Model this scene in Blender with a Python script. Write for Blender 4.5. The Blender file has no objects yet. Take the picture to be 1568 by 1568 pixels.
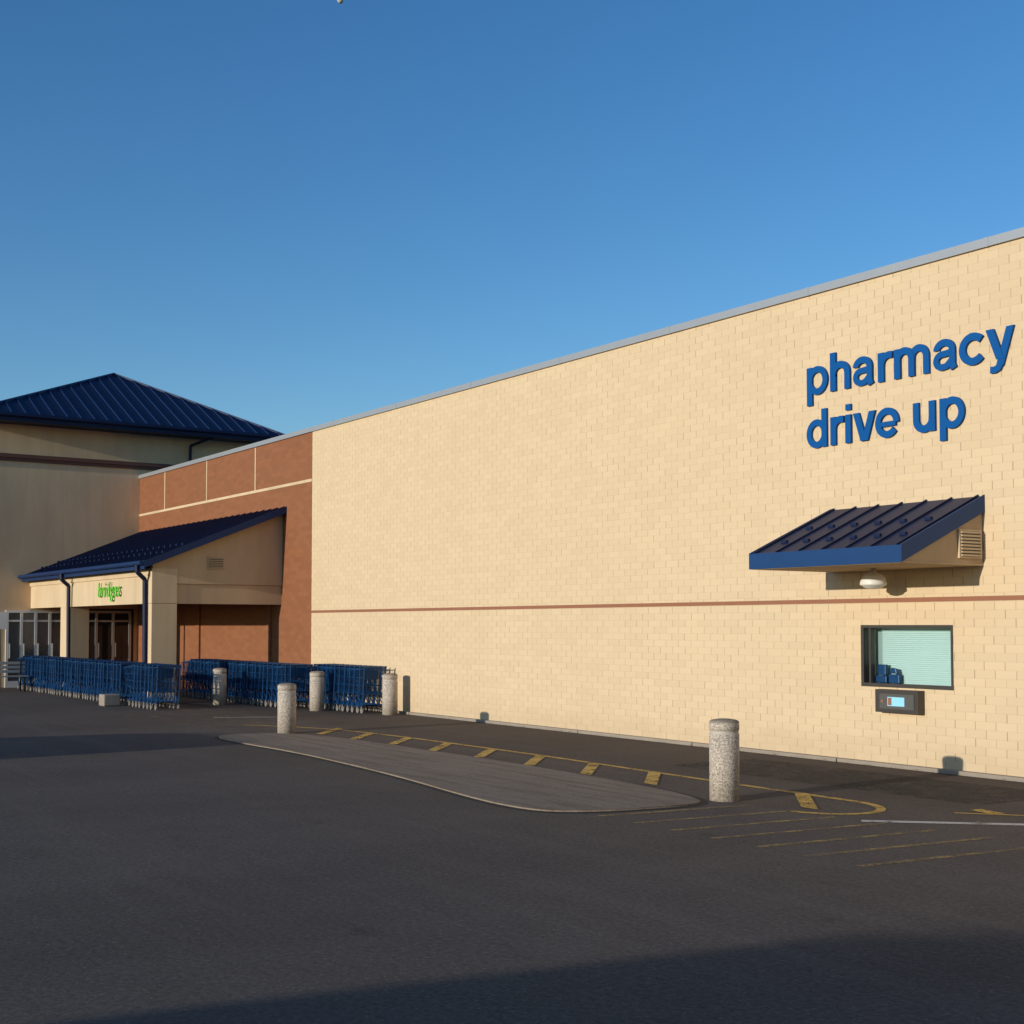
import bpy, bmesh, math, random
from mathutils import Vector, Matrix
random.seed(7)
scene = bpy.context.scene
D = bpy.data

# ------------------------------------------------------------------ materials
def new_mat(name):
    m = D.materials.new(name); m.use_nodes = True
    nt = m.node_tree
    return m, nt, nt.nodes['Principled BSDF']

def N(nt, t, **kw):
    n = nt.nodes.new(t)
    for k, v in kw.items():
        setattr(n, k, v)
    return n

def mth(nt, op, a, b=None, c=None):
    n = nt.nodes.new('ShaderNodeMath'); n.operation = op
    for i, v in enumerate((a, b, c)):
        if v is None: continue
        if isinstance(v, (int, float)): n.inputs[i].default_value = v
        else: nt.links.new(v, n.inputs[i])
    return n.outputs[0]

def mixc(nt, fac, a, b, mode='MIX'):
    n = nt.nodes.new('ShaderNodeMix'); n.data_type = 'RGBA'; n.blend_type = mode
    def put(sock, v):
        if isinstance(v, (tuple, list)): sock.default_value = (v[0], v[1], v[2], 1)
        elif isinstance(v, (int, float)): sock.default_value = v
        else: nt.links.new(v, sock)
    put(n.inputs[0], fac); put(n.inputs[6], a); put(n.inputs[7], b)
    return n.outputs[2]

def wpos(nt):
    g = nt.nodes.new('ShaderNodeNewGeometry')
    return g.outputs['Position']

def noise(nt, vec, scale, detail=3, rough=0.6):
    n = nt.nodes.new('ShaderNodeTexNoise')
    n.inputs['Scale'].default_value = scale
    n.inputs['Detail'].default_value = detail
    n.inputs['Roughness'].default_value = rough
    nt.links.new(vec, n.inputs['Vector'])
    return n.outputs['Fac']

def ramp(nt, fac, p0, p1, c0=(0,0,0), c1=(1,1,1)):
    r = nt.nodes.new('ShaderNodeValToRGB')
    r.color_ramp.elements[0].position = p0; r.color_ramp.elements[1].position = p1
    r.color_ramp.elements[0].color = (*c0, 1); r.color_ramp.elements[1].color = (*c1, 1)
    nt.links.new(fac, r.inputs[0])
    return r.outputs[0]

def scalev(nt, vec, s):
    n = nt.nodes.new('ShaderNodeVectorMath'); n.operation = 'MULTIPLY'
    nt.links.new(vec, n.inputs[0]); n.inputs[1].default_value = s
    return n.outputs[0]

def bump(nt, bsdf, h, strength, dist):
    b = nt.nodes.new('ShaderNodeBump')
    b.inputs['Strength'].default_value = strength; b.inputs['Distance'].default_value = dist
    nt.links.new(h, b.inputs['Height']); nt.links.new(b.outputs[0], bsdf.inputs['Normal'])

def grey(nt, v):
    cg = nt.nodes.new('ShaderNodeCombineColor')
    for i in range(3): nt.links.new(v, cg.inputs[i])
    return cg.outputs[0]

def mat_plain(name, col, rough=0.6, metal=0.0, var=0.12, nscale=3.0, spec=0.5, bmp=0.0):
    m, nt, b = new_mat(name)
    p = wpos(nt)
    f = noise(nt, p, nscale, 3)
    dark = tuple(c * (1 - var) for c in col); light = tuple(min(1, c * (1 + var)) for c in col)
    nt.links.new(mixc(nt, f, dark, light), b.inputs['Base Color'])
    b.inputs['Roughness'].default_value = rough
    b.inputs['Metallic'].default_value = metal
    b.inputs['Specular IOR Level'].default_value = spec
    if bmp: bump(nt, b, noise(nt, p, nscale * 25, 2), bmp, 0.004)
    return m

def mat_stucco(name, col):
    m, nt, b = new_mat(name)
    p = wpos(nt)
    f = noise(nt, scalev(nt, p, (1, 1, 0.35)), 0.9, 5)
    c = mixc(nt, ramp(nt, f, 0.3, 0.7), tuple(x * 0.84 for x in col), tuple(x * 1.08 for x in col))
    st = noise(nt, scalev(nt, p, (3.5, 3.5, 0.25)), 1.0, 3)
    c = mixc(nt, mth(nt, 'MULTIPLY', ramp(nt, st, 0.52, 0.75), 0.35), c, tuple(x * 0.7 for x in col))
    nt.links.new(c, b.inputs['Base Color'])
    b.inputs['Roughness'].default_value = 0.9; b.inputs['Specular IOR Level'].default_value = 0.2
    bump(nt, b, noise(nt, p, 30, 2), 0.3, 0.004)
    return m

def mat_brick(name, col, joint, bw, bh, jv=0.042, jh=0.08, fv=0.62, fh=0.13, var=0.035, stain=0.1):
    """coursed masonry in world metres: (x+y) along the wall, z up"""
    m, nt, b = new_mat(name)
    p = wpos(nt)
    sx = nt.nodes.new('ShaderNodeSeparateXYZ'); nt.links.new(p, sx.inputs[0])
    along = mth(nt, 'ADD', sx.outputs[0], sx.outputs[1])
    along = mth(nt, 'ADD', along, 500.0)
    zz = mth(nt, 'ADD', sx.outputs[2], 10.0)
    row = mth(nt, 'DIVIDE', zz, bh)
    rowi = mth(nt, 'FLOOR', row)
    rowf = mth(nt, 'FRACT', row)
    off = mth(nt, 'MULTIPLY', mth(nt, 'MODULO', rowi, 2.0), 0.5)
    # every course is laid a few millimetres off the last
    rw = nt.nodes.new('ShaderNodeTexWhiteNoise'); rw.noise_dimensions = '1D'; nt.links.new(rowi, rw.inputs['W'])
    off = mth(nt, 'ADD', off, mth(nt, 'MULTIPLY', rw.outputs['Value'], 0.07))
    u = mth(nt, 'ADD', mth(nt, 'DIVIDE', along, bw), off)
    ui = mth(nt, 'FLOOR', u); uf = mth(nt, 'FRACT', u)
    mv = mth(nt, 'LESS_THAN', uf, jv)
    mh = mth(nt, 'LESS_THAN', rowf, jh)
    cmb = nt.nodes.new('ShaderNodeCombineXYZ')
    nt.links.new(ui, cmb.inputs[0]); nt.links.new(rowi, cmb.inputs[1])
    wn = nt.nodes.new('ShaderNodeTexWhiteNoise'); wn.noise_dimensions = '2D'
    nt.links.new(cmb.outputs[0], wn.inputs['Vector'])
    dark = tuple(c * (1 - var) for c in col); light = tuple(min(1, c * (1 + var)) for c in col)
    base = mixc(nt, wn.outputs['Value'], dark, light)
    sep = nt.nodes.new('ShaderNodeSeparateColor'); nt.links.new(wn.outputs['Color'], sep.inputs[0])
    fvv = mth(nt, 'MULTIPLY', mv, mth(nt, 'ADD', fv * 0.35, mth(nt, 'MULTIPLY', sep.outputs[1], fv * 0.95)))
    fm = mth(nt, 'MAXIMUM', fvv, mth(nt, 'MULTIPLY', mh, fh))
    base = mixc(nt, fm, base, joint)
    big = ramp(nt, noise(nt, scalev(nt, p, (0.5, 0.5, 0.18)), 1.0, 4), 0.35, 0.75)
    stc = tuple(c * (0.90, 0.89, 0.88)[i] for i, c in enumerate(col))
    base = mixc(nt, mth(nt, 'MULTIPLY', big, stain * 3), base, stc)
    stk = ramp(nt, noise(nt, scalev(nt, p, (2.6, 2.6, 0.12)), 1.0, 3), 0.55, 0.75)
    hi = mth(nt, 'MULTIPLY', stk, mth(nt, 'MULTIPLY', mth(nt, 'MAXIMUM', mth(nt, 'SUBTRACT', sx.outputs[2], 4.2), 0.0), 0.09))
    base = mixc(nt, hi, base, tuple(c * 0.72 for c in col))
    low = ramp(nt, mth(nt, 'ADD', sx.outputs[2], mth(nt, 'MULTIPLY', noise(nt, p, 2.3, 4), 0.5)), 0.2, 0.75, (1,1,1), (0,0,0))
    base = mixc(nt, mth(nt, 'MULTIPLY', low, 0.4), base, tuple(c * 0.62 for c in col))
    nt.links.new(base, b.inputs['Base Color'])
    b.inputs['Roughness'].default_value = 0.75
    b.inputs['Specular IOR Level'].default_value = 0.25
    hgt = mth(nt, 'SUBTRACT', mth(nt, 'MULTIPLY', noise(nt, p, 45, 2), 0.5), mth(nt, 'MAXIMUM', mv, mh))
    bump(nt, b, hgt, 0.3, 0.004)
    return m

CREAM = (0.65, 0.50, 0.318)
M_cream = mat_brick('painted_cream_brick', CREAM, (0.27, 0.19, 0.11), 0.305, 0.108)
M_brown = mat_brick('brown_brick', (0.26, 0.105, 0.048), (0.17, 0.075, 0.04), 0.305, 0.108, fv=0.6, var=0.09)
M_band = mat_plain('red_brown_band', (0.28, 0.115, 0.06), 0.7)
M_creamtrim = mat_stucco('cream_trim', (0.64, 0.49, 0.31))
M_stucco = mat_stucco('tan_stucco', (0.53, 0.38, 0.23))
M_stucco2 = mat_stucco('warm_tan_stucco', (0.66, 0.475, 0.29))
M_darktrim = mat_plain('brown_cornice', (0.12, 0.045, 0.028), 0.6)
M_coping = mat_plain('coping_metal', (0.36, 0.38, 0.40), 0.4, metal=0.3, var=0.05)
M_navy = mat_plain('navy_roof_metal', (0.006, 0.014, 0.050), 0.5, var=0.2, nscale=1.2, spec=0.22)
M_seam = mat_plain('navy_seam_metal', (0.008, 0.028, 0.095), 0.5, var=0.15, nscale=1.2, spec=0.25)
M_blue = mat_plain('blue_fascia_metal', (0.010, 0.048, 0.150), 0.5, var=0.1, spec=0.25)
M_letter = mat_plain('blue_letter', (0.001, 0.080, 0.28), 0.55, var=0.05, spec=0.15)
M_green = mat_plain('green_letter', (0.14, 0.55, 0.04), 0.4, var=0.05)
M_conc = mat_plain('concrete', (0.29, 0.245, 0.195), 0.9, nscale=2.5, var=0.25, bmp=0.4)
M_alu = mat_plain('aluminium', (0.42, 0.42, 0.41), 0.4, metal=0.5, var=0.05)
M_white = mat_plain('white_enamel', (0.75, 0.73, 0.68), 0.4, var=0.05)
M_darkframe = mat_plain('dark_window_frame', (0.05, 0.042, 0.036), 0.4, var=0.1)
M_black = mat_plain('black_rubber', (0.015, 0.015, 0.016), 0.6, var=0.1)
M_dark = mat_plain('painted_opening_shade', (0.03, 0.027, 0.025), 0.8)
M_blind = mat_plain('pale_blinds', (0.56, 0.74, 0.72), 0.6, var=0.04)
M_cart = mat_plain('blue_cart_wire', (0.007, 0.055, 0.16), 0.4, metal=0.2, var=0.35, nscale=2.0)
M_wheel = mat_plain('grey_castor', (0.22, 0.20, 0.18), 0.5, var=0.1)
M_van = mat_plain('van_white_paint', (0.6, 0.6, 0.6), 0.3, var=0.03)
M_roofmem = mat_plain('roof_membrane', (0.25, 0.24, 0.23), 0.9)
M_leaf = mat_plain('dry_leaf', (0.15, 0.095, 0.05), 0.8, var=0.5, nscale=9)

def mat_glass():
    m, nt, b = new_mat('window_glass')
    nt.nodes.remove(b)
    tr = N(nt, 'ShaderNodeBsdfTransparent'); tr.inputs[0].default_value = (0.93, 0.97, 0.97, 1)
    gl = N(nt, 'ShaderNodeBsdfGlossy'); gl.inputs['Roughness'].default_value = 0.02
    fr = N(nt, 'ShaderNodeFresnel'); fr.inputs[0].default_value = 1.5
    mx = N(nt, 'ShaderNodeMixShader')
    nt.links.new(fr.outputs[0], mx.inputs[0]); nt.links.new(tr.outputs[0], mx.inputs[1]); nt.links.new(gl.outputs[0], mx.inputs[2])
    nt.links.new(mx.outputs[0], nt.nodes['Material Output'].inputs[0])
    return m
M_glass = mat_glass()
M_dglass, nt, b = new_mat('dark_glass')
b.inputs['Base Color'].default_value = (0.02, 0.022, 0.024, 1); b.inputs['Roughness'].default_value = 0.05

M_screen, nt, b = new_mat('display_screen')
b.inputs['Base Color'].default_value = (0.25, 0.55, 0.7, 1); b.inputs['Roughness'].default_value = 0.2
b.inputs['Emission Color'].default_value = (0.3, 0.7, 0.9, 1); b.inputs['Emission Strength'].default_value = 0.25

def mat_asphalt():
    m, nt, b = new_mat('asphalt')
    p = wpos(nt)
    big = ramp(nt, noise(nt, scalev(nt, p, (0.30, 0.10, 1)), 1.0, 4), 0.3, 0.7)
    mid = noise(nt, p, 1.9, 5, 0.7)
    fine = noise(nt, p, 24, 4, 0.85)
    c = mixc(nt, big, (0.106, 0.086, 0.071), (0.148, 0.121, 0.099))
    c = mixc(nt, mth(nt, 'MULTIPLY', ramp(nt, mid, 0.42, 0.72), 0.4), c, (0.092, 0.074, 0.061))
    stk = noise(nt, scalev(nt, p, (0.12, 1.9, 1)), 1.0, 4)
    c = mixc(nt, mth(nt, 'MULTIPLY', ramp(nt, stk, 0.52, 0.70), 0.30), c, (0.18, 0.148, 0.121))
    # the drive lane between island and wall is older, darker asphalt
    sx = nt.nodes.new('ShaderNodeSeparateXYZ'); nt.links.new(p, sx.inputs[0])
    lane = ramp(nt, mth(nt, 'ADD', mth(nt, 'MULTIPLY', sx.outputs[1], 0.2), mth(nt, 'ADD', 0.95, mth(nt, 'MULTIPLY', noise(nt, p, 1.1, 3), 0.25))), 0.42, 0.56)
    c = mixc(nt, mth(nt, 'MULTIPLY', lane, 0.35), c, (0.066, 0.052, 0.043))
    # soft oil drips
    oil = ramp(nt, noise(nt, scalev(nt, p, (0.8, 1.6, 1)), 1.4, 4), 0.63, 0.74)
    c = mixc(nt, mth(nt, 'MULTIPLY', oil, 0.35), c, (0.045, 0.037, 0.031))
    g = mth(nt, 'ADD', 0.0, mth(nt, 'MULTIPLY', fine, 2.0))
    c = mixc(nt, 1.0, c, grey(nt, g), 'MULTIPLY')
    vor = N(nt, 'ShaderNodeTexVoronoi'); vor.inputs['Scale'].default_value = 30
    nt.links.new(p, vor.inputs['Vector'])
    sp = N(nt, 'ShaderNodeSeparateColor'); nt.links.new(vor.outputs['Color'], sp.inputs[0])
    fl = mth(nt, 'MULTIPLY', mth(nt, 'LESS_THAN', vor.outputs['Distance'], 0.24), mth(nt, 'GREATER_THAN', sp.outputs[0], 0.75))
    c = mixc(nt, mth(nt, 'MULTIPLY', fl, 0.45), c, (0.28, 0.235, 0.19))
    nt.links.new(c, b.inputs['Base Color'])
    b.inputs['Roughness'].default_value = 0.92
    b.inputs['Specular IOR Level'].default_value = 0.12
    bump(nt, b, fine, 0.4, 0.006)
    return m
M_asph = mat_asphalt()

def mat_paint(name, col, wear0, wear1):
    m, nt, b = new_mat(name)
    p = wpos(nt)
    w = mth(nt, 'ADD', mth(nt, 'MULTIPLY', noise(nt, p, 3.0, 4, 0.7), 0.6), mth(nt, 'MULTIPLY', noise(nt, p, 26, 2, 0.8), 0.4))
    a = ramp(nt, w, wear0, wear1)
    nt.links.new(mixc(nt, noise(nt, p, 7, 3), tuple(c * 0.75 for c in col), col), b.inputs['Base Color'])
    b.inputs['Roughness'].default_value = 0.8
    nt.links.new(a, b.inputs['Alpha'])
    return m
M_yel = mat_paint('yellow_road_paint', (0.70, 0.43, 0.085), 0.36, 0.52)
M_yelworn = mat_paint('worn_yellow_road_paint', (0.44, 0.29, 0.10), 0.38, 0.62)
M_whtp = mat_paint('white_road_paint', (0.66, 0.61, 0.54), 0.32, 0.5)
M_darkpatch = mat_paint('dark_patch_film', (0.022, 0.02, 0.018), 0.42, 0.62)
M_tar = mat_paint('tar_seam', (0.02, 0.018, 0.017), 0.2, 0.45)

def mat_island(name, k):
    m, nt, b = new_mat(name)
    p = wpos(nt)
    c = mixc(nt, noise(nt, p, 1.3, 5), (0.20 * k, 0.160 * k, 0.122 * k), (0.31 * k, 0.25 * k, 0.19 * k))
    st = noise(nt, scalev(nt, p, (0.5, 7.0, 1)), 1.0, 4)
    c = mixc(nt, mth(nt, 'MULTIPLY', ramp(nt, st, 0.48, 0.62), 0.5), c, (0.15 * k, 0.105 * k, 0.072 * k))
    fine = noise(nt, p, 30, 3, 0.8)
    c = mixc(nt, 1.0, c, grey(nt, mth(nt, 'ADD', 0.4, mth(nt, 'MULTIPLY', fine, 1.2))), 'MULTIPLY')
    nt.links.new(c, b.inputs['Base Color']); b.inputs['Roughness'].default_value = 0.92
    b.inputs['Specular IOR Level'].default_value = 0.15
    bump(nt, b, fine, 0.3, 0.005)
    return m
M_isl = mat_island('old_concrete_island', 1.0)
M_islcurb = mat_island('island_curb', 1.0)

def mat_aggregate():
    m, nt, b = new_mat('exposed_aggregate')
    tc = N(nt, 'ShaderNodeTexCoord'); p = tc.outputs['Object']
    v = N(nt, 'ShaderNodeTexVoronoi'); v.inputs['Scale'].default_value = 80
    nt.links.new(p, v.inputs['Vector'])
    sc = N(nt, 'ShaderNodeSeparateColor'); nt.links.new(v.outputs['Color'], sc.inputs[0])
    c = ramp(nt, sc.outputs[0], 0.0, 1.0, (0.22, 0.175, 0.13), (0.68, 0.60, 0.50))
    c = mixc(nt, mth(nt, 'MULTIPLY', noise(nt, p, 4, 3), 0.4), c, (0.42, 0.35, 0.28))
    nt.links.new(c, b.inputs['Base Color']); b.inputs['Roughness'].default_value = 0.85
    bump(nt, b, v.outputs['Distance'], 0.3, -0.004)
    return m
M_agg = mat_aggregate()
M_aggband = mat_plain('bollard_band', (0.50, 0.44, 0.36), 0.7, var=0.12, nscale=12)
M_aggcap = mat_plain('bollard_cap', (0.27, 0.22, 0.17), 0.85, var=0.3, nscale=20)

# ------------------------------------------------------------------ mesh helper
class MB:
    def __init__(s): s.v = []; s.f = []; s.mi = []; s.cur = 0
    def poly(s, pts):
        n = len(s.v); s.v += [tuple(p) for p in pts]; s.f.append(tuple(range(n, n + len(pts)))); s.mi.append(s.cur)
    def hexa(s, p):
        n = len(s.v); s.v += [tuple(q) for q in p]
        for f in ((3,2,1,0),(4,5,6,7),(0,1,5,4),(1,2,6,5),(2,3,7,6),(3,0,4,7)):
            s.f.append(tuple(n + i for i in f)); s.mi.append(s.cur)
    def box(s, x0, x1, y0, y1, z0, z1):
        s.hexa([(x0,y0,z0),(x1,y0,z0),(x1,y1,z0),(x0,y1,z0),(x0,y0,z1),(x1,y0,z1),(x1,y1,z1),(x0,y1,z1)])
    def prism(s, pts, off):
        n = len(s.v); k = len(pts); off = Vector(off)
        s.v += [tuple(p) for p in pts] + [tuple(Vector(p) + off) for p in pts]
        s.f.append(tuple(range(n, n + k))); s.mi.append(s.cur)
        s.f.append(tuple(range(n + 2 * k - 1, n + k - 1, -1))); s.mi.append(s.cur)
        for i in range(k):
            j = (i + 1) % k
            s.f.append((n + i, n + j, n + k + j, n + k + i)); s.mi.append(s.cur)
    def rod(s, a, b, r, n=4):
        a = Vector(a); b = Vector(b); d = (b - a).normalized()
        up = Vector((0, 0, 1)) if abs(d.z) < 0.9 else Vector((1, 0, 0))
        e1 = d.cross(up).normalized(); e2 = d.cross(e1)
        k = len(s.v)
        for q in (a, b):
            for i in range(n):
                t = 2 * math.pi * (i + 0.5) / n
                s.v.append(tuple(q + e1 * (r * math.cos(t)) + e2 * (r * math.sin(t))))
        for i in range(n):
            j = (i + 1) % n
            s.f.append((k + i, k + j, k + n + j, k + n + i)); s.mi.append(s.cur)
        s.f.append(tuple(range(k + n - 1, k - 1, -1))); s.mi.append(s.cur)
        s.f.append(tuple(range(k + n, k + 2 * n))); s.mi.append(s.cur)
    def path(s, pts, r, n=8):
        for a, b in zip(pts[:-1], pts[1:]): s.rod(a, b, r, n)
    def lathe(s, prof, cx, cy, n=32, mats=None):
        k = len(s.v); m = len(prof)
        for (r, z) in prof:
            for i in range(n):
                t = 2 * math.pi * i / n
                s.v.append((cx + r * math.cos(t), cy + r * math.sin(t), z))
        for j in range(m - 1):
            if mats: s.cur = mats[j]
            for i in range(n):
                a = (i + 1) % n
                s.f.append((k + j*n + i, k + j*n + a, k + (j+1)*n + a, k + (j+1)*n + i)); s.mi.append(s.cur)
        s.f.append(tuple(k + (m-1)*n + i for i in range(n))); s.mi.append(s.cur)
        s.f.append(tuple(k + n - 1 - i for i in range(n))); s.mi.append(s.cur)
    def obj(s, name, mats, parent=None, bevel=0, smooth=False):
        me = D.meshes.new(name); me.from_pydata(s.v, [], s.f)
        if not isinstance(mats, (list, tuple)): mats = [mats]
        for m in mats: me.materials.append(m)
        me.polygons.foreach_set('material_index', s.mi)
        if smooth: me.polygons.foreach_set('use_smooth', [True] * len(s.f))
        me.update()
        o = D.objects.new(name, me); scene.collection.objects.link(o)
        if parent: o.parent = parent
        if bevel:
            b = o.modifiers.new('bevel', 'BEVEL'); b.width = bevel; b.segments = 2; b.limit_method = 'ANGLE'
        return o

def empty(name, loc=(0, 0, 0)):
    e = D.objects.new(name, None); e.location = loc; e.empty_display_size = 0.3
    scene.collection.objects.link(e); return e

def box_obj(name, b, mat, parent=None, bevel=0):
    m = MB(); m.box(*b); return m.obj(name, mat, parent, bevel)

# ------------------------------------------------------------------ ground
m = MB(); m.poly([(-1500, -1500, 0), (1500, -1500, 0), (1500, 1500, 0), (-1500, 1500, 0)])
m.obj('asphalt_ground', M_asph)

# ------------------------------------------------------------------ store building
store = empty('pharmacy_store_building')
XC = -30.0
XT = -42.87
H = 6.72
WX0, WX1, WZ0, WZ1 = -12.62, -11.10, 1.07, 1.91
m = MB()
m.box(XC, WX0, 0, 0.3, 0, H); m.box(WX1, 14, 0, 0.3, 0, H)
m.box(WX0, WX1, 0, 0.3, 0, WZ0); m.box(WX0, WX1, 0, 0.3, WZ1, H)
m.obj('cream_wall', M_cream, store)
box_obj('brown_wall', (XT - 0.3, XC, 0.0, 0.3, 0, H), M_brown, store)
m = MB(); m.box(13.7, 14, 0.3, 40, 0, H); m.box(-50, 14, 40, 40.3, 0, H); m.box(-50.3, -50, 5, 40.3, 0, H)
m.obj('outer_walls', M_cream, store)
box_obj('flat_roof', (XT, 13.7, 0.3, 40, 6.2, 6.3), M_roofmem, store)
m = MB(); m.box(XT + 0.005, 14.05, -0.045, 0.36, H, H + 0.085)
m.box(XT + 0.005, 14.05, -0.045, -0.02, H - 0.03, H)
x = -41
while x < 14:
    m.box(x, x + 0.05, -0.049, 0.364, H - 0.032, H + 0.089); x += 3.05
m.obj('roof_coping', M_coping, store)
box_obj('brick_band', (XC + 0.002, 14, -0.004, 0.01, 2.215, 2.275), M_band, store)
m = MB(); m.box(XT + 0.01, XC - 0.02, -0.006, 0.01, 5.46, 5.53)
for xx in (-33.5, -37.0, -40.5):
    m.box(xx - 0.03, xx + 0.03, -0.005, 0.01, 5.532, H - 0.04)
m.obj('brown_wall_cream_joints', M_creamtrim, store)
m = MB(); x = -31
while x < 14:
    m.box(x, min(x + 2.98, 14), -0.10, -0.001, 0.0, 0.055); x += 3.0
m.obj('wall_footing', M_conc, store, 0.008)

# ---- tower
TY0, TY1 = -7.5, 4.0
m = MB()
m.box(XT - 7.5, XT, TY0, -0.001, 0, 7.0)
m.box(XT - 7.5, XT, 0.301, TY1, 0, 7.0)
m.box(XT - 7.5, XT - 0.3, -0.001, 0.301, 0, 7.0)
m.box(XT - 0.3, XT, -0.001, 0.301, H, 7.0)
m.obj('tower_lower_walls', M_stucco2, store)
m = MB(); m.box(XT - 7.5, XT - 0.12, -4.9, TY1 + 0.0, 7.22, 8.2)
m.obj('tower_upper_walls', M_stucco2, store)
m = MB(); m.box(XT - 7.6, XT + 0.06, TY0 - 0.06, TY1 + 0.06, 7.0, 7.1); m.box(XT - 7.65, XT + 0.12, TY0 - 0.12, TY1 + 0.12, 7.1, 7.22)
m.obj('tower_cornice', M_darktrim, store)
EX0, EX1, EY0, EY1, EZ = -51.16, -42.0, -5.4, 4.85, 8.36
PX, PY, PZ = -46.58, 0.27, 10.74
m = MB()
apex = (PX, PY, PZ)
cs = [(EX0, EY0, EZ), (EX1, EY0, EZ), (EX1, EY1, EZ), (EX0, EY1, EZ)]
for i in range(4):
    m.poly([cs[i], cs[(i + 1) % 4], apex])
m.poly([(c[0], c[1], EZ - 0.2) for c in reversed(cs)])
m.obj('tower_roof', M_navy, store)
m = MB()
m.box(EX0, EX1 + 0.05, EY0 - 0.05, EY0, EZ - 0.24, EZ + 0.02); m.box(EX0, EX1 + 0.05, EY1, EY1 + 0.05, EZ - 0.24, EZ + 0.02)
m.box(EX1, EX1 + 0.05, EY0, EY1, EZ - 0.24, EZ + 0.02); m.box(EX0 - 0.05, EX0, EY0, EY1, EZ - 0.24, EZ + 0.02)
m.rod((EX1 + 0.1, EY0, EZ - 0.06), (EX1 + 0.1, EY1, EZ - 0.06), 0.06, 8)
m.obj('tower_fascia', M_navy, store)
m = MB()
def seam_strip(a, b, r=0.026, lift=0.022):
    a = Vector(a) + Vector((0, 0, lift)); b = Vector(b) + Vector((0, 0, lift)); m.rod(a, b, r, 4)
y = EY0 + 0.3
while y < EY1 - 0.1:
    if y < PY: t = (y - EY0) / (PY - EY0)
    else: t = (EY1 - y) / (EY1 - PY)
    seam_strip((EX1, y, EZ), (EX1 + (PX - EX1) * t, y, EZ + (PZ - EZ) * t)); y += 0.42
x = EX0 + 0.3
while x < EX1 - 0.1:
    t = (x - EX0) / (PX - EX0) if x < PX else (EX1 - x) / (EX1 - PX)
    seam_strip((x, EY0, EZ), (x, EY0 + (PY - EY0) * t, EZ + (PZ - EZ) * t))
    seam_strip((x, EY1, EZ), (x, EY1 + (PY - EY1) * t, EZ + (PZ - EZ) * t)); x += 0.42
for c in cs: seam_strip(c, apex, 0.05, 0.02)
m.obj('tower_roof_seams', M_seam, store)
m = MB(); m.path([(EX1 - 0.1, 2.2, 8.15), (XT + 0.02, 1.7, 7.9), (XT - 0.05, 1.7, 6.8)], 0.05)
m.obj('tower_downspout', M_navy, store)

# ---- porch
PXR, PXL = -31.5, XT
m = MB()
yF, zF, zW = -3.66, 3.45, 4.93
th = 0.14
m.prism([(PXL + 0.002, yF, zF), (PXL + 0.002, 0, zW), (PXL + 0.002, 0, zW - th), (PXL + 0.002, yF, zF - th)], (PXR - PXL - 0.004, 0, 0))
sl = (zW - zF) / (0 - yF)
x = PXR - 0.12
while x > PXL:
    m.prism([(x, yF, zF + 0.001), (x, -0.01, zW + sl * -0.01 + 0.001), (x, -0.01, zW + 0.035), (x, yF, zF + 0.035)], (0.025, 0, 0))
    for yy in (-3.1, -2.6):
        zz = zF + (yy - yF) * sl; m.box(x - 0.25, x - 0.17, yy - 0.03, yy + 0.03, zz - 0.02, zz + 0.06)
    x -= 0.42
m.obj('porch_roof', M_navy, store)
m = MB(); m.box(PXL + 0.003, PXR + 0.01, yF - 0.03, yF - 0.001, zF - 0.19, zF + 0.02)
m.prism([(PXR, yF, zF + 0.02), (PXR, -0.003, zW + 0.02), (PXR, -0.003, zW - 0.15), (PXR, yF, zF - 0.15)], (0.03, 0, 0))
m.rod((PXL + 0.01, yF - 0.09, zF - 0.04), (PXR, yF - 0.09, zF - 0.04), 0.06, 8)
m.obj('porch_fascia', M_seam, store)
for i, (gx) in enumerate((-31.85, -38.3)):
    m = MB(); m.path([(gx, yF - 0.09, zF - 0.08), (gx, yF - 0.08, zF - 0.25), (gx - 0.15, -3.5, zF - 0.42), (gx - 0.15, -3.47, 0.1)], 0.055)
    m.obj('porch_downspout_%d' % (i + 1), M_navy, store)
GX = -31.72
m = MB()
m.prism([(GX - 0.2, -3.4, 2.93), (GX - 0.2, -3.4, 3.40), (GX - 0.2, -0.002, 4.76), (GX - 0.2, -0.002, 2.93)], (0.2, 0, 0))
m.prism([(GX - 0.2, -3.4, 2.926), (GX - 0.2, -0.002, 2.926), (GX - 0.2, -0.002, 2.44), (GX - 0.2, -3.4, 2.44)], (0.16, 0, 0))
m.obj('porch_gable', M_stucco, store)
m = MB(); m.box(XT + 0.002, GX - 0.201, -3.4, -3.15, 2.44, 3.29)
m.box(XT + 0.002, GX - 0.201, -3.44, -3.401, 3.12, 3.27)
m.obj('porch_front_beam', M_creamtrim, store)
m = MB(); m.box(GX - 0.5, GX - 0.003, -3.42, -2.78, 0, 2.438); m.box(-39.5, -38.85, -3.42, -2.78, 0, 2.438)
m.box(GX - 0.5, GX + 0.003, -3.423, -2.78, 2.442, 3.30)
m.obj('porch_pillars', M_creamtrim, store, 0.012)
m = MB(); m.box(XT + 0.01, GX - 0.21, -3.1, -0.01, 3.2, 3.24); m.obj('porch_ceiling', M_creamtrim, store)
m = MB(); m.cur = 0
m.box(GX + 0.001, GX + 0.03, -2.0, -1.58, 3.3, 3.62)
m.cur = 1; m.box(GX + 0.03, GX + 0.034, -1.97, -1.61, 3.33, 3.59)
m.cur = 0
for i in range(6): m.box(GX + 0.034, GX + 0.05, -1.97, -1.61, 3.335 + i * 0.045, 3.355 + i * 0.045)
m.obj('gable_vent', [M_stucco, M_darkframe], store)
M_pane = mat_plain('pale_door_glass', (0.13, 0.13, 0.12), 0.08, var=0.4, nscale=2.0)
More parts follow.
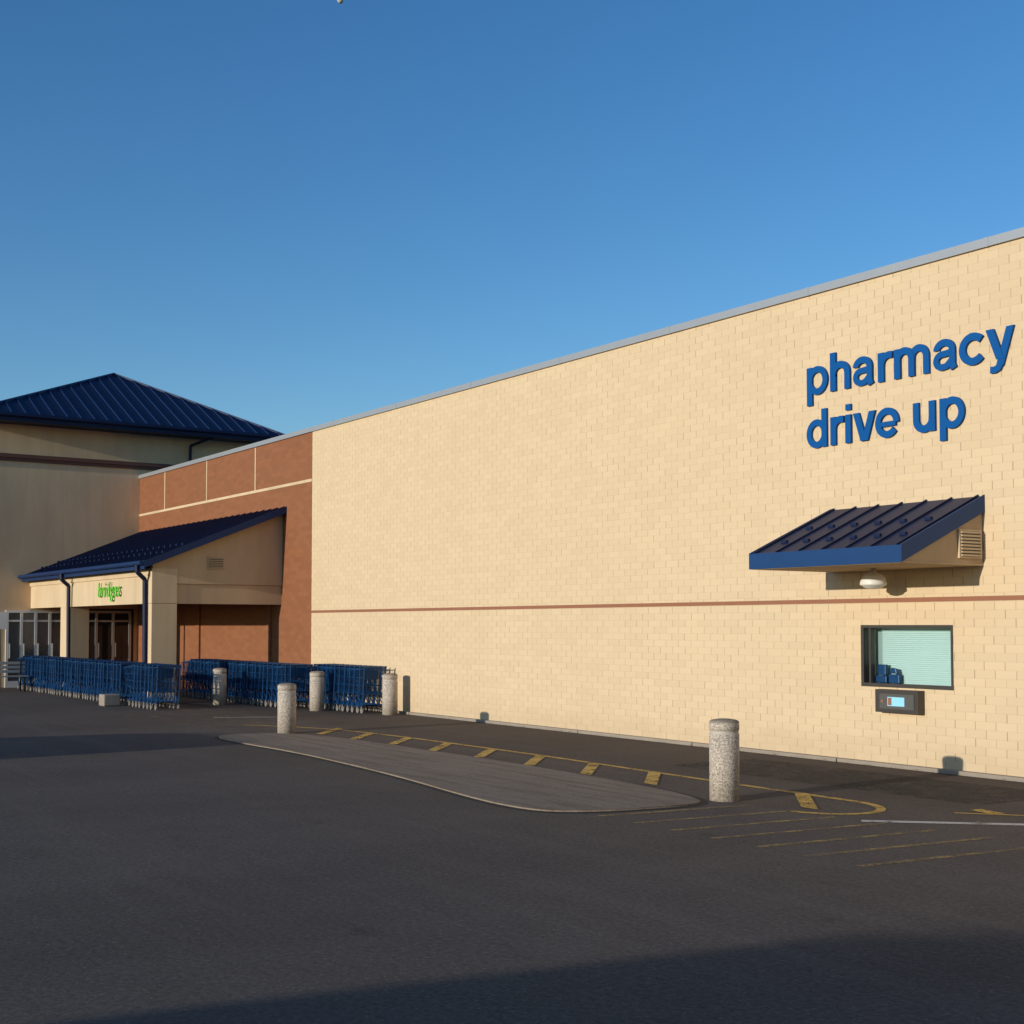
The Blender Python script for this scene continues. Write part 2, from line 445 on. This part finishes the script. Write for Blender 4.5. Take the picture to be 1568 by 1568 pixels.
def storefront(name, y0, y1, z1, panes, glassmat, framemat):
    m = MB(); m.cur = 0
    xx = XT + 0.008; fw = 0.08
    m.box(xx, xx + 0.06, y0, y1, z1 - fw, z1); m.box(xx, xx + 0.06, y0, y1, 0.0, 0.2)
    for i in range(panes + 1):
        yy = y0 + (y1 - y0 - fw) * i / panes
        m.box(xx, xx + 0.065, yy, yy + fw, 0.2, z1 - fw)
        if i < panes: m.box(xx + 0.065, xx + 0.09, yy + fw + 0.02, yy + fw + 0.05, 0.9, 1.35)
    m.box(xx + 0.001, xx + 0.058, y0 + fw, y1 - fw, 2.02, 2.08)
    m.cur = 1
    m.box(xx + 0.001, xx + 0.02, y0 + 0.01, y1 - 0.01, 0.05, z1 - 0.01)
    m.obj(name, [framemat, glassmat], store)
storefront('side_doors', -4.15, -2.35, 2.38, 4, M_pane, M_white)
storefront('entrance_doors', -1.95, -0.25, 2.38, 3, M_dglass, M_alu)
m = MB(); m.box(XT + 0.001, XT + 0.008, -2.3, -0.15, 0, 2.44); m.obj('entrance_shade_panel', M_dark, store)  # flat sheet on the wall; the opening's shade is put into its dark colour
m = MB(); m.box(XT + 0.001, XT + 0.012, -7.5, -4.3, 0, 2.2); m.obj('tower_brick_base', M_brown, store)
m = MB()
for xx in (-37.6, -32.6): m.box(xx, xx + 0.25, -0.06, -0.001, 0, 3.2)
m.obj('porch_pilasters', M_brown, store)

# ---- drive-up window
m = MB(); m.cur = 0
f = 0.05
m.box(WX0, WX0 + f, -0.015, 0.09, WZ0, WZ1); m.box(WX1 - f * 0.6, WX1, -0.015, 0.09, WZ0, WZ1)
m.box(WX0 + f, WX1 - f * 0.6, -0.015, 0.09, WZ0, WZ0 + f); m.box(WX0 + f, WX1 - f * 0.6, -0.015, 0.09, WZ1 - f * 0.8, WZ1)
m.box(WX0 + 0.13, WX0 + 0.16, 0.0, 0.08, WZ0 + f, WZ1 - f * 0.8)
m.obj('window_frame', M_darkframe, store)
m = MB(); m.poly([(WX0 + f, 0.05, WZ0 + f), (WX1 - .03, 0.05, WZ0 + f), (WX1 - .03, 0.05, WZ1 - .04), (WX0 + f, 0.05, WZ1 - .04)])
m.obj('window_glass_pane', M_glass, store)
m = MB()
z = WZ0 + 0.04
while z < WZ1 - 0.02:
    dz = random.uniform(-0.0015, 0.0015)
    m.hexa([(WX0 + 0.17, 0.22, z), (WX1 - 0.01, 0.22, z + dz), (WX1 - 0.01, 0.243, z + 0.0255), (WX0 + 0.17, 0.243, z + 0.0255),
            (WX0 + 0.17, 0.218, z + 0.002), (WX1 - 0.01, 0.218, z + 0.002 + dz), (WX1 - 0.01, 0.241, z + 0.0275), (WX0 + 0.17, 0.241, z + 0.0275)])
    z += 0.0275
m.obj('window_blinds', M_blind, store)
m = MB(); m.box(WX0 - 0.3, WX1 + 0.3, 0.301, 0.32, WZ0 - 0.4, WZ1 + 0.3)
m.obj('window_back_board', mat_plain('shaded_room', (0.25, 0.36, 0.36), 0.8), store)
m = MB(); m.box(WX0 + 0.08, WX0 + 0.34, 0.10, 0.16, WZ0 + f, WZ0 + 0.15); m.box(WX0 + 0.18, WX0 + 0.32, 0.11, 0.17, WZ0 + 0.155, WZ0 + 0.30)
m.box(WX0 + 0.36, WX0 + 0.54, 0.12, 0.18, WZ0 + f, WZ0 + 0.17)
m.hexa([(WX0 + .40, .1, WZ0 + .18), (WX0 + .52, .1, WZ0 + .18), (WX0 + .52, .14, WZ0 + .18), (WX0 + .40, .14, WZ0 + .18),
        (WX0 + .42, .1, WZ0 + .26), (WX0 + .50, .1, WZ0 + .25), (WX0 + .50, .14, WZ0 + .25), (WX0 + .42, .14, WZ0 + .26)])
m.obj('counter_items', M_cart, store, 0.01)
m = MB(); m.cur = 0
m.box(-12.27, -11.56, -0.14, -0.001, 0.74, 1.045)
m.cur = 1; m.box(-12.19, -11.62, -0.15, -0.141, 0.79, 0.99)
m.cur = 2; m.box(-12.05, -11.77, -0.156, -0.151, 0.83, 0.95)
m.cur = 3; m.box(-12.16, -12.12, -0.158, -0.151, 0.87, 0.91)
m.cur = 3; m.box(-12.04, -11.98, -0.158, -0.157, 0.84, 0.94)
m.obj('transaction_drawer', [M_darkframe, mat_plain('drawer_face', (0.09, 0.085, 0.08), 0.4), M_screen, M_band], store, 0.004)

# ---- window canopy
CX0, CX1, CY, CZ0, CZ1, CW = -13.14, -10.61, -1.58, 2.66, 2.86, 3.54
m = MB()
m.prism([(CX0, CY, CZ1), (CX0, -0.001, CW), (CX0, -0.001, CW - 0.05), (CX0, CY, CZ1 - 0.05)], (CX1 - CX0, 0, 0))
csl = (CW - CZ1) / (-CY)
m.obj('canopy_roof', M_navy, store)
nse = 7
m = MB()
for i in range(nse):
    x = CX0 + 0.05 + (CX1 - CX0 - 0.13) * i / (nse - 1)
    m.prism([(x, CY, CZ1 + 0.001), (x, -0.02, CW - 0.02 * csl), (x, -0.02, CW + 0.022), (x, CY, CZ1 + 0.026)], (0.018, 0, 0))
for row, yy in enumerate((-1.20, -0.72)):
    for i in range(6):
        x = CX0 + 0.05 + (CX1 - CX0 - 0.13) * (i + 0.5) / (nse - 1)
        zz = CZ1 + (yy - CY) * csl
        m.box(x - 0.05, x + 0.05, yy - 0.02, yy + 0.02, zz - 0.02, zz + 0.03)
m.obj('canopy_seams', M_navy, store)
m = MB()
m.box(CX0, CX1, CY - 0.02, CY - 0.001, CZ0, CZ1 + 0.01)
for xx in (CX0 - 0.02, CX1 + 0.001):
    m.prism([(xx, CY - 0.02, CZ1 + 0.015), (xx, -0.004, CW + 0.015), (xx, -0.004, CW - 0.20), (xx, CY - 0.02, CZ0)], (0.02, 0, 0))
m.obj('canopy_fascia', M_blue, store)
m = MB()
for xx in (CX0 + 0.02, CX1 - 0.05):
    m.prism([(xx, CY + 0.02, CZ0 + 0.02), (xx, -0.004, CW - 0.08), (xx, -0.004, CZ0 + 0.02)], (0.03, 0, 0))
m.box(CX0 + 0.01, CX1 - 0.01, CY + 0.001, -0.004, CZ0 - 0.005, CZ0 + 0.018)
m.obj('canopy_soffit', M_stucco, store)
m = MB(); m.cur = 0
vx = CX1 - 0.019
m.box(vx, vx + 0.03, -0.50, -0.06, CZ0 + 0.08, CZ0 + 0.44)
m.cur = 1; m.box(vx + 0.03, vx + 0.033, -0.47, -0.09, CZ0 + 0.1, CZ0 + 0.42)
m.cur = 0
for i in range(8): m.box(vx + 0.033, vx + 0.047, -0.47, -0.09, CZ0 + 0.105 + i * 0.041, CZ0 + 0.128 + i * 0.041)
m.obj('canopy_vent', [M_creamtrim, M_darkframe], store)
lx, ly = -11.97, -0.50
m = MB(); m.lathe([(0.03, 2.655), (0.05, 2.60), (0.10, 2.585), (0.155, 2.54), (0.175, 2.46), (0.175, 2.44), (0.15, 2.43), (0.11, 2.40), (0.04, 2.385)], lx, ly, 24)
m.obj('canopy_lamp', M_white, store, smooth=True)

# ------------------------------------------------------------------ signs
XH = 0.40
def arc(cx, cy, rx, ry, a0, a1, n=18):
    return [(cx + rx * math.cos(math.radians(a0 + (a1 - a0) * i / n)), cy + ry * math.sin(math.radians(a0 + (a1 - a0) * i / n))) for i in range(n + 1)]
SW = 0.255; SC = 0.23
def S(pts, w=SW): return ('s', pts, w)
def P(xt, yt, xb, yb, w): return ('p', [(xt - w/2, yt), (xt + w/2, yt), (xb + w/2, yb), (xb - w/2, yb)])
G = {
 'p': (1.12, [S([(.22, -.38), (.22, 1)]), S(arc(.59, .5, .375, .405, 0, 360, 30), SC)]),
 'd': (1.12, [S([(.90, 0), (.90, 1.37)]), S(arc(.53, .5, .375, .405, 0, 360, 30), SC)]),
 'h': (1.10, [S([(.22, 0), (.22, 1.37)]), S([(.225, .5)] + arc(.55, .59, .325, .315, 180, 0) + [(.875, 0)], .245)]),
 'r': (.70, [S([(.22, 0), (.22, 1)]), S([(.23, .5)] + arc(.58, .57, .34, .32, 170, 80, 8) + [(.71, .88)], SC)]),
 'm': (1.66, [S([(.22, 0), (.22, 1)]), S([(.225, .5)] + arc(.52, .60, .295, .305, 180, 0) + [(.815, 0)], .24),
              S([(.82, .5)] + arc(1.115, .60, .295, .305, 180, 0) + [(1.41, 0)], .24)]),
 'a': (1.05, [S([(.17, .67)] + arc(.47, .635, .31, .265, 165, 0, 14) + [(.78, .14), (.84, 0)], SC),
              S([(.76, .56), (.52, .53)] + arc(.39, .31, .245, .215, 100, 270, 10) + [(.56, .12), (.74, .28)], .205)]),
 'c': (1.03, [S(arc(.53, .5, .405, .40, 42, 318, 24), .24)]),
 'e': (1.05, [S(arc(.53, .5, .405, .40, -2, 322, 26), SC), S([(.2, .455), (.91, .455)], .165)]),
 'i': (.47, [S([(.235, 0), (.235, 1)]), S([(.235, 1.16), (.235, 1.37)])]),
 'v': (1.0, [P(.13, 1, .475, 0, .28), P(.87, 1, .525, 0, .28)]),
 'y': (1.0, [P(.13, 1, .50, 0.02, .28), P(.87, 1, .47, -.2, .27), S([(.50, -.11), (.43, -.24), (.30, -.295), (.13, -.285)], .21)]),
 'u': (1.12, [S([(.89, 0), (.89, 1)]), S([(.23, 1)] + arc(.555, .41, .325, .31, 180, 360) + [(.885, .5)], .245)]),
 ' ': (.50, []),
}
def stroke_poly(pts, w):
    closed = (Vector(pts[0]) - Vector(pts[-1])).length < 1e-4
    if closed: pts = pts[:-1]
    n = len(pts); L = []; R = []
    for i in range(n):
        p = Vector(pts[i])
        a = Vector(pts[i-1]) if (i > 0 or closed) else None
        b = Vector(pts[(i+1) % n]) if (i < n-1 or closed) else None
        d1 = (p - a).normalized() if a is not None else None
        d2 = (b - p).normalized() if b is not None else None
        d = ((d1 or d2) + (d2 or d1)).normalized()
        nn = Vector((-d.y, d.x)); k = 1.0
        if d1 and d2: k = 1 / max(0.5, nn.dot(Vector((-d1.y, d1.x))))
        L.append(p + nn * w/2 * k); R.append(p - nn * w/2 * k)
    return L, R, closed
def write(mb, text, x0, z0, xh, depth, sx=1.0, back=0.0):
    cur = 0; k = 0
    for ch in text:
        adv, parts = G[ch]
        for part in parts:
            dd = depth + 0.0016 * (k % 5); k += 1
            def W(q, yy): return (x0 + (cur + q[0]) * xh * sx, -yy, z0 + q[1] * xh)
            if part[0] == 'p':
                mb.prism([W(q, back) for q in part[1]], (0, -(dd - back), 0))
            else:
                L, R, cl = stroke_poly(part[1], part[2])
                n = len(L); rng = range(n if cl else n - 1)
                for i in rng:
                    j = (i + 1) % n
                    mb.poly([W(L[i], dd), W(R[i], dd), W(R[j], dd), W(L[j], dd)])
                    mb.poly([W(L[i], dd), W(L[j], dd), W(L[j], back), W(L[i], back)])
                    mb.poly([W(R[j], dd), W(R[i], dd), W(R[i], back), W(R[j], back)])
                if not cl:
                    mb.poly([W(L[0], back), W(R[0], back), W(R[0], dd), W(L[0], dd)])
                    mb.poly([W(L[-1], dd), W(R[-1], dd), W(R[-1], back), W(L[-1], back)])
        cur += adv
sign = empty('wall_letter_sign', (-12, 0, 5))
INV = Matrix.Translation((12, 0, -5))
m = MB(); write(m, 'pharmacy', -13.59, 5.225, XH, 0.04, 1.0, 0.004)
o = m.obj('lettering_top', M_letter, sign); o.matrix_parent_inverse = INV
m = MB(); write(m, 'drive up', -13.58, 4.455, XH, 0.04, 0.97, 0.004)
o = m.obj('lettering_bottom', M_letter, sign); o.matrix_parent_inverse = INV

cu = D.curves.new('entrance_sign', 'FONT'); cu.body = 'bridges'; cu.size = 0.56; cu.extrude = 0.012; cu.offset = 0.002; cu.shear = 0.12; cu.space_character = 1.12
o = D.objects.new('entrance_sign', cu); scene.collection.objects.link(o)
o.location = (-35.85, -3.46, 2.66); o.rotation_euler = (math.radians(90), 0, 0); o.data.materials.append(M_green)

# ------------------------------------------------------------------ bollards
def bollard(x, y):
    m = MB(); r = 0.163
    prof = [(r, 0), (r, 0.72), (r - 0.006, 0.724), (r - 0.006, 0.762), (r, 0.766), (r, 0.845), (r - 0.008, 0.862), (r - 0.03, 0.874), (r - 0.09, 0.884), (0.0001, 0.888)]
    m.lathe(prof, 0, 0, 40, mats=[0, 1, 1, 1, 0, 2, 2, 2, 2])
    o = m.obj('concrete_bollard', [M_agg, M_aggband, M_aggcap])
    for p in o.data.polygons: p.use_smooth = abs(p.normal.z) < 0.3
    o.location = (x, y, 0); o.rotation_euler = (random.uniform(-.008, .008), random.uniform(-.008, .008), random.random() * 6)
for x, y in ((-10.86, -4.23), (-21.9, -4.35), (-30.75, -2.05), (-27.35, -1.12), (-25.25, -0.42)): bollard(x, y)

# ------------------------------------------------------------------ shopping carts
def cart_mesh():
    m = MB(); m.cur = 0
    def lerp(a, b, t): return a + (b - a) * t
    def bk(t, side, h):
        x = lerp(-0.48, 0.36, t); w = lerp(0.19, 0.27, t)
        zb = lerp(0.50, 0.40, t); zt = lerp(0.90, 0.97, t)
        xx = x + (0.05 * h if t > 0.5 else -0.04 * h) * abs(t - 0.5) * 2
        return Vector((xx, side * (w - 0.03 * (1 - h)), lerp(zb, zt, h)))
    wr = 0.006
    for s in (-1, 1):
        for i in range(11): m.rod(bk(i / 10, s, 0), bk(i / 10, s, 1), wr)
        for h, r in ((0, .010), (.33, wr), (.66, wr), (1, .012)): m.rod(bk(0, s, h), bk(1, s, h), r)
    for t in (0, 1):
        for i in range(7):
            f = -1 + 2 * i / 6
            a = bk(t, 1, 0); b = bk(t, 1, 1)
            m.rod((a.x, a.y * f, a.z), (b.x, b.y * f, b.z), wr)
        for h in (0, .33, .66, 1): m.rod(bk(t, -1, h), bk(t, 1, h), .010 if h in (0, 1) else wr)
    for i in range(7):
        f = -1 + 2 * i / 6
        a = bk(0, 1, 0); b = bk(1, 1, 0); m.rod((a.x, a.y * f, a.z), (b.x, b.y * f, b.z), wr)
    m.hexa([(0.16, -.2, .72), (0.17, -.2, .72), (0.17, .2, .72), (0.16, .2, .72), (0.20, -.2, .93), (0.21, -.2, .93), (0.21, .2, .93), (0.20, .2, .93)])
    for s in (-1, 1):
        m.path([(-0.47, s * .18, .14), (0.36, s * .26, .16), (0.44, s * .265, 1.0)], .015, 6)
        m.rod((-0.40, s * .18, .15), (-0.30, s * .19, .50), .013, 6)
        m.rod((0.36, s * .26, .16), (0.05, s * .24, .44), .012, 6)
    m.rod((-0.47, -.18, .14), (-0.47, .18, .14), .013, 6)
    for i in range(5):
        f = -1 + 2 * i / 4; m.rod((-0.46, .17 * f, .17), (0.34, .24 * f, .19), wr)
    m.rod((0.44, -.28, 1.0), (0.44, .28, 1.0), .020, 8)
    m.cur = 1
    for (x, y) in ((-.42, .18), (-.42, -.18), (.33, .26), (.33, -.26)):
        m.rod((x, y - .014, .062), (x, y + .014, .062), .060, 12)
        m.box(x - .018, x + .018, y - .02, y - .016, .06, .15); m.box(x - .018, x + .018, y + .016, y + .02, .06, .15)
    me_o = m.obj('cart_tmp', [M_cart, M_wheel]); me = me_o.data; D.objects.remove(me_o); me.name = 'shopping_cart'
    return me
CART = cart_mesh()
def cart_row(x0, x1, y, step=0.27):
    e = empty('shopping_cart_row', (x0, y, 0))
    n = int((x0 - x1) / step)
    for i in range(n):
        o = D.objects.new('cart_%d' % (i + 1), CART); scene.collection.objects.link(o); o.parent = e
        o.location = (-i * step - 0.45, random.uniform(-.02, .02), 0); o.rotation_euler[2] = random.uniform(-.03, .03)
cart_row(-25.75, -28.6, -0.50, 0.23)
cart_row(-28.1, -34.6, -1.15, 0.24)
cart_row(-29.35, -31.2, -3.8, 0.26)
cart_row(-31.95, -41.2, -3.8, 0.25)

# ------------------------------------------------------------------ lane island and markings
def sheet(name, pts, z, mat):
    m = MB(); m.poly([(p[0], p[1], z) for p in pts]); return m.obj(name, mat)
top = [(-21.2, -4.25), (-20.0, -4.05), (-16.0, -4.0), (-13.0, -4.12), (-11.4, -4.35), (-10.75, -4.62)]
bot = [(-10.7, -5.0), (-10.85, -5.9), (-11.2, -6.45), (-12.2, -6.5), (-15, -6.05), (-18.3, -5.78), (-20.6, -5.85), (-22.0, -5.7), (-22.0, -4.7)]
pts = [Vector(p) for p in top + bot]
def smooth_loop(pts, it=3):
    for _ in range(it):
        q = []
        for i in range(len(pts)):
            a = pts[i]; b = pts[(i + 1) % len(pts)]
            q += [a * 0.78 + b * 0.22, a * 0.22 + b * 0.78]
        pts = q
    return pts
isl = smooth_loop(pts)
m = MB(); m.prism([(p.x, p.y, 0.0) for p in reversed(isl)], (0, 0, 0.022))
m.obj('concrete_island', M_isl, None, 0.006)
def curve_line(mb, pts, w, z):
    L, R, cl = stroke_poly(pts, w)
    n = len(L)
    for i in range(n if cl else n - 1):
        j = (i + 1) % n
        mb.poly([(*R[i], z), (*R[j], z), (*L[j], z), (*L[i], z)])
m = MB(); loop = [tuple(p) for p in isl]; curve_line(m, loop + [loop[0]], 0.16, 0.004)
m.obj('tar_joint', M_tar)
m = MB()
def line(mb, a, b, w, z):
    a = Vector((a[0], a[1], 0)); b = Vector((b[0], b[1], 0)); d = (b - a).normalized(); n = Vector((-d.y, d.x, 0)) * w / 2
    mb.poly([(*(a - n).xy, z), (*(b - n).xy, z), (*(b + n).xy, z), (*(a + n).xy, z)])
ypts = [(-24.2, -4.2), (-23.2, -3.6), (-22, -3.2), (-20, -3.02), (-16, -2.98), (-13, -3.08), (-11.2, -3.12)] + arc(-10.0, -3.72, .72, .58, 92, -75, 12)
curve_line(m, ypts, 0.10, 0.004)
x = -10.95
while x > -23:
    m.poly([(x, -3.08, 0.008), (x + 0.98, -3.98, 0.008), (x + 1.22, -3.98, 0.008), (x + 0.24, -3.08, 0.008)])
    x -= 1.28
line(m, (-8.8, -3.0), (-7.2, -1.7), 0.06, 0.004)
for t in (0.2, 0.48, 0.75):
    px, py = -8.8 + 1.6 * t, -3.0 + 1.3 * t
    line(m, (px, py + .02), (px - 0.35, py + 0.1), 0.16, 0.008)
m.obj('yellow_lane_marking', M_yel)
m = MB()
for i in range(7):
    x = -10.65 + i * 0.56
    line(m, (x, -6.15), (x + 0.25, -4.35 + 0.06 * i), 0.08, 0.004)
for i in range(6):
    x = -24.4 - i * 0.75
    line(m, (x, -5.2), (x - 0.2, -3.4), 0.08, 0.004)
m.obj('worn_hatching_marking', M_yelworn)
m = MB(); line(m, (-8.95, -4.22), (-6.9, -2.05), 0.13, 0.004)
line(m, (-26.5, -3.9), (-25.8, -2.6), 0.1, 0.004)
m.obj('white_stop_line', M_whtp)
sheet('dark_lane_patch', [(-14, -2.3), (-9, -2.3), (-9, -0.7), (-14, -0.7)], 0.0035, M_darkpatch)  # uneven dark patch on the lane beside the wall
m = MB()
for i in range(360):
    if i < 280: px, py = random.uniform(-30, 4), -0.11 - abs(random.gauss(0, 0.10))
    else: px, py = random.uniform(-30, 0), random.uniform(-7, -0.5)
    s = random.uniform(0.006, 0.020); a = random.random() * 6.3; zz = 0.014
    q = [(px + s * math.cos(a + t) * (1.5 if k % 2 else .8), py + s * math.sin(a + t) * (1.5 if k % 2 else .8), zz + random.uniform(0, s * .6)) for k, t in enumerate((0, 1.57, 3.14, 4.71))]
    m.poly(q)
m.obj('leaf_litter', M_leaf)

# ------------------------------------------------------------------ misc items at the entrance
m = MB(); m.box(-0.2, 0.2, -0.2, 0.2, 0, 0.28); o = m.obj('concrete_post_base', M_conc, None, 0.03); o.location = (-31.75, -4.4, 0)
b = empty('park_bench', (-40.0, -5.0, 0))
m = MB()
for i in range(4): m.box(-0.25 + i * 0.12, -0.16 + i * 0.12, -0.8, 0.8, 0.43, 0.46)
m.obj('seat', M_alu, b, 0.005)
m = MB()
for i in range(3): m.box(-0.31, -0.28, -0.8, 0.8, 0.54 + i * 0.12, 0.62 + i * 0.12)
m.obj('backrest', M_alu, b, 0.005)
m = MB()
for yy in (-0.7, 0.66):
    m.box(-0.31, -0.27, yy, yy + 0.04, 0, 0.88); m.box(0.16, 0.20, yy, yy + 0.04, 0, 0.43); m.box(-0.27, 0.16, yy, yy + 0.04, 0.39, 0.43)
m.obj('legs', M_black, b)
sg = empty('traffic_sign', (-40.9, -4.76, 0))
m = MB(); m.rod((0, 0, 0), (0, 0, 2.3), 0.022, 8); m.obj('post', M_darkframe, sg)
m = MB(); m.box(0.026, 0.035, -0.18, 0.18, 1.8, 2.3); m.obj('panel', M_white, sg, 0.003)

# ------------------------------------------------------------------ unseen vans, added to cast the foreground shadows
def van(xn, yf):
    e = empty('shadow_caster_van', (xn, yf - 1.0, 0))
    prof = [(0.0, .35), (0.0, .95), (0.15, 1.15), (1.0, 1.35), (1.93, 2.0), (3.0, 2.64), (3.6, 2.78), (5.95, 2.8), (6.1, 2.6), (6.1, .35)]
    m = MB(); m.prism([(p[0], -1.0, p[1]) for p in prof], (0, 2.0, 0)); m.obj('body', M_van, e, 0.05)
    m = MB()
    for s in (-1.003, 0.993): m.prism([(1.75, s, 1.4), (2.1, s, 1.95), (3.1, s, 1.95), (3.1, s, 1.4)], (0, 0.01, 0))
    m.prism([(1.15, -.85, 1.462), (2.85, -.85, 2.56), (2.85, .85, 2.56), (1.15, .85, 1.462)], (-0.006, 0, 0.01))
    m.obj('windows', M_dglass, e)
    m = MB()
    for x in (1.1, 4.9):
        for y in (-1.01, .79): m.rod((x, y, .36), (x, y + .22, .36), .36, 20)
    m.obj('wheels', M_black, e)
van(-7.6, -25.0)
van(-25.2, -23.4)

me = D.meshes.new('moon'); mo = D.objects.new('moon', me); scene.collection.objects.link(mo)
bm = bmesh.new(); bmesh.ops.create_uvsphere(bm, u_segments=32, v_segments=16, radius=6.2); bm.to_mesh(me); bm.free()
me.materials.append(mat_plain('moon_rock', (0.5, 0.5, 0.5), 0.9, nscale=0.15, var=0.4))

# ------------------------------------------------------------------ camera
th = math.atan(1391 / 2050)
cam = D.cameras.new('camera'); co = D.objects.new('camera', cam); scene.collection.objects.link(co)
co.location = (0, -14.4, 1.9)
co.rotation_euler = (math.radians(92.5), 0, math.radians(90) - th)
cam.sensor_width = 36; cam.lens = 2050 / 1568 * 36; cam.shift_y = 0.054
cam.clip_end = 5000; cam.clip_start = 0.1
scene.camera = co
s_, c_ = math.sin(th), math.cos(th)
dep = 2500; lat = -268 / 2050 * dep; up = 976 / 2050 * dep
mo.location = (s_ * lat - c_ * dep, -14.4 + c_ * lat + s_ * dep, 1.9 + up)

# ------------------------------------------------------------------ light
d = Vector((-0.065, 1, -0.158)).normalized()
elev = math.asin(-d.z)
sun = D.lights.new('sun', 'SUN'); so = D.objects.new('sun', sun); scene.collection.objects.link(so)
so.rotation_euler = d.to_track_quat('-Z', 'Y').to_euler(); so.location = (0, -40, 30)
sun.energy = 3.7; sun.angle = math.radians(0.5); sun.color = (1.0, 0.915, 0.785)
w = D.worlds.new('World'); scene.world = w; w.use_nodes = True
nt = w.node_tree; bg = nt.nodes['Background']
sk = nt.nodes.new('ShaderNodeTexSky'); sk.sky_type = 'NISHITA'; sk.sun_disc = False
sk.sun_elevation = elev; sk.sun_rotation = math.radians(180 - math.degrees(math.atan(0.065)))
sk.air_density = 1.0; sk.dust_density = 0.2; sk.ozone_density = 3.0; sk.altitude = 200
hs = nt.nodes.new('ShaderNodeHueSaturation'); hs.inputs['Hue'].default_value = 0.506; hs.inputs['Saturation'].default_value = 1.19; hs.inputs['Value'].default_value = 1.25
nt.links.new(sk.outputs[0], hs.inputs['Color'])
nt.links.new(hs.outputs[0], bg.inputs[0]); bg.inputs[1].default_value = 0.14
scene.view_settings.view_transform = 'Standard'; scene.view_settings.look = 'None'
scene.view_settings.exposure = 0; scene.view_settings.gamma = 1
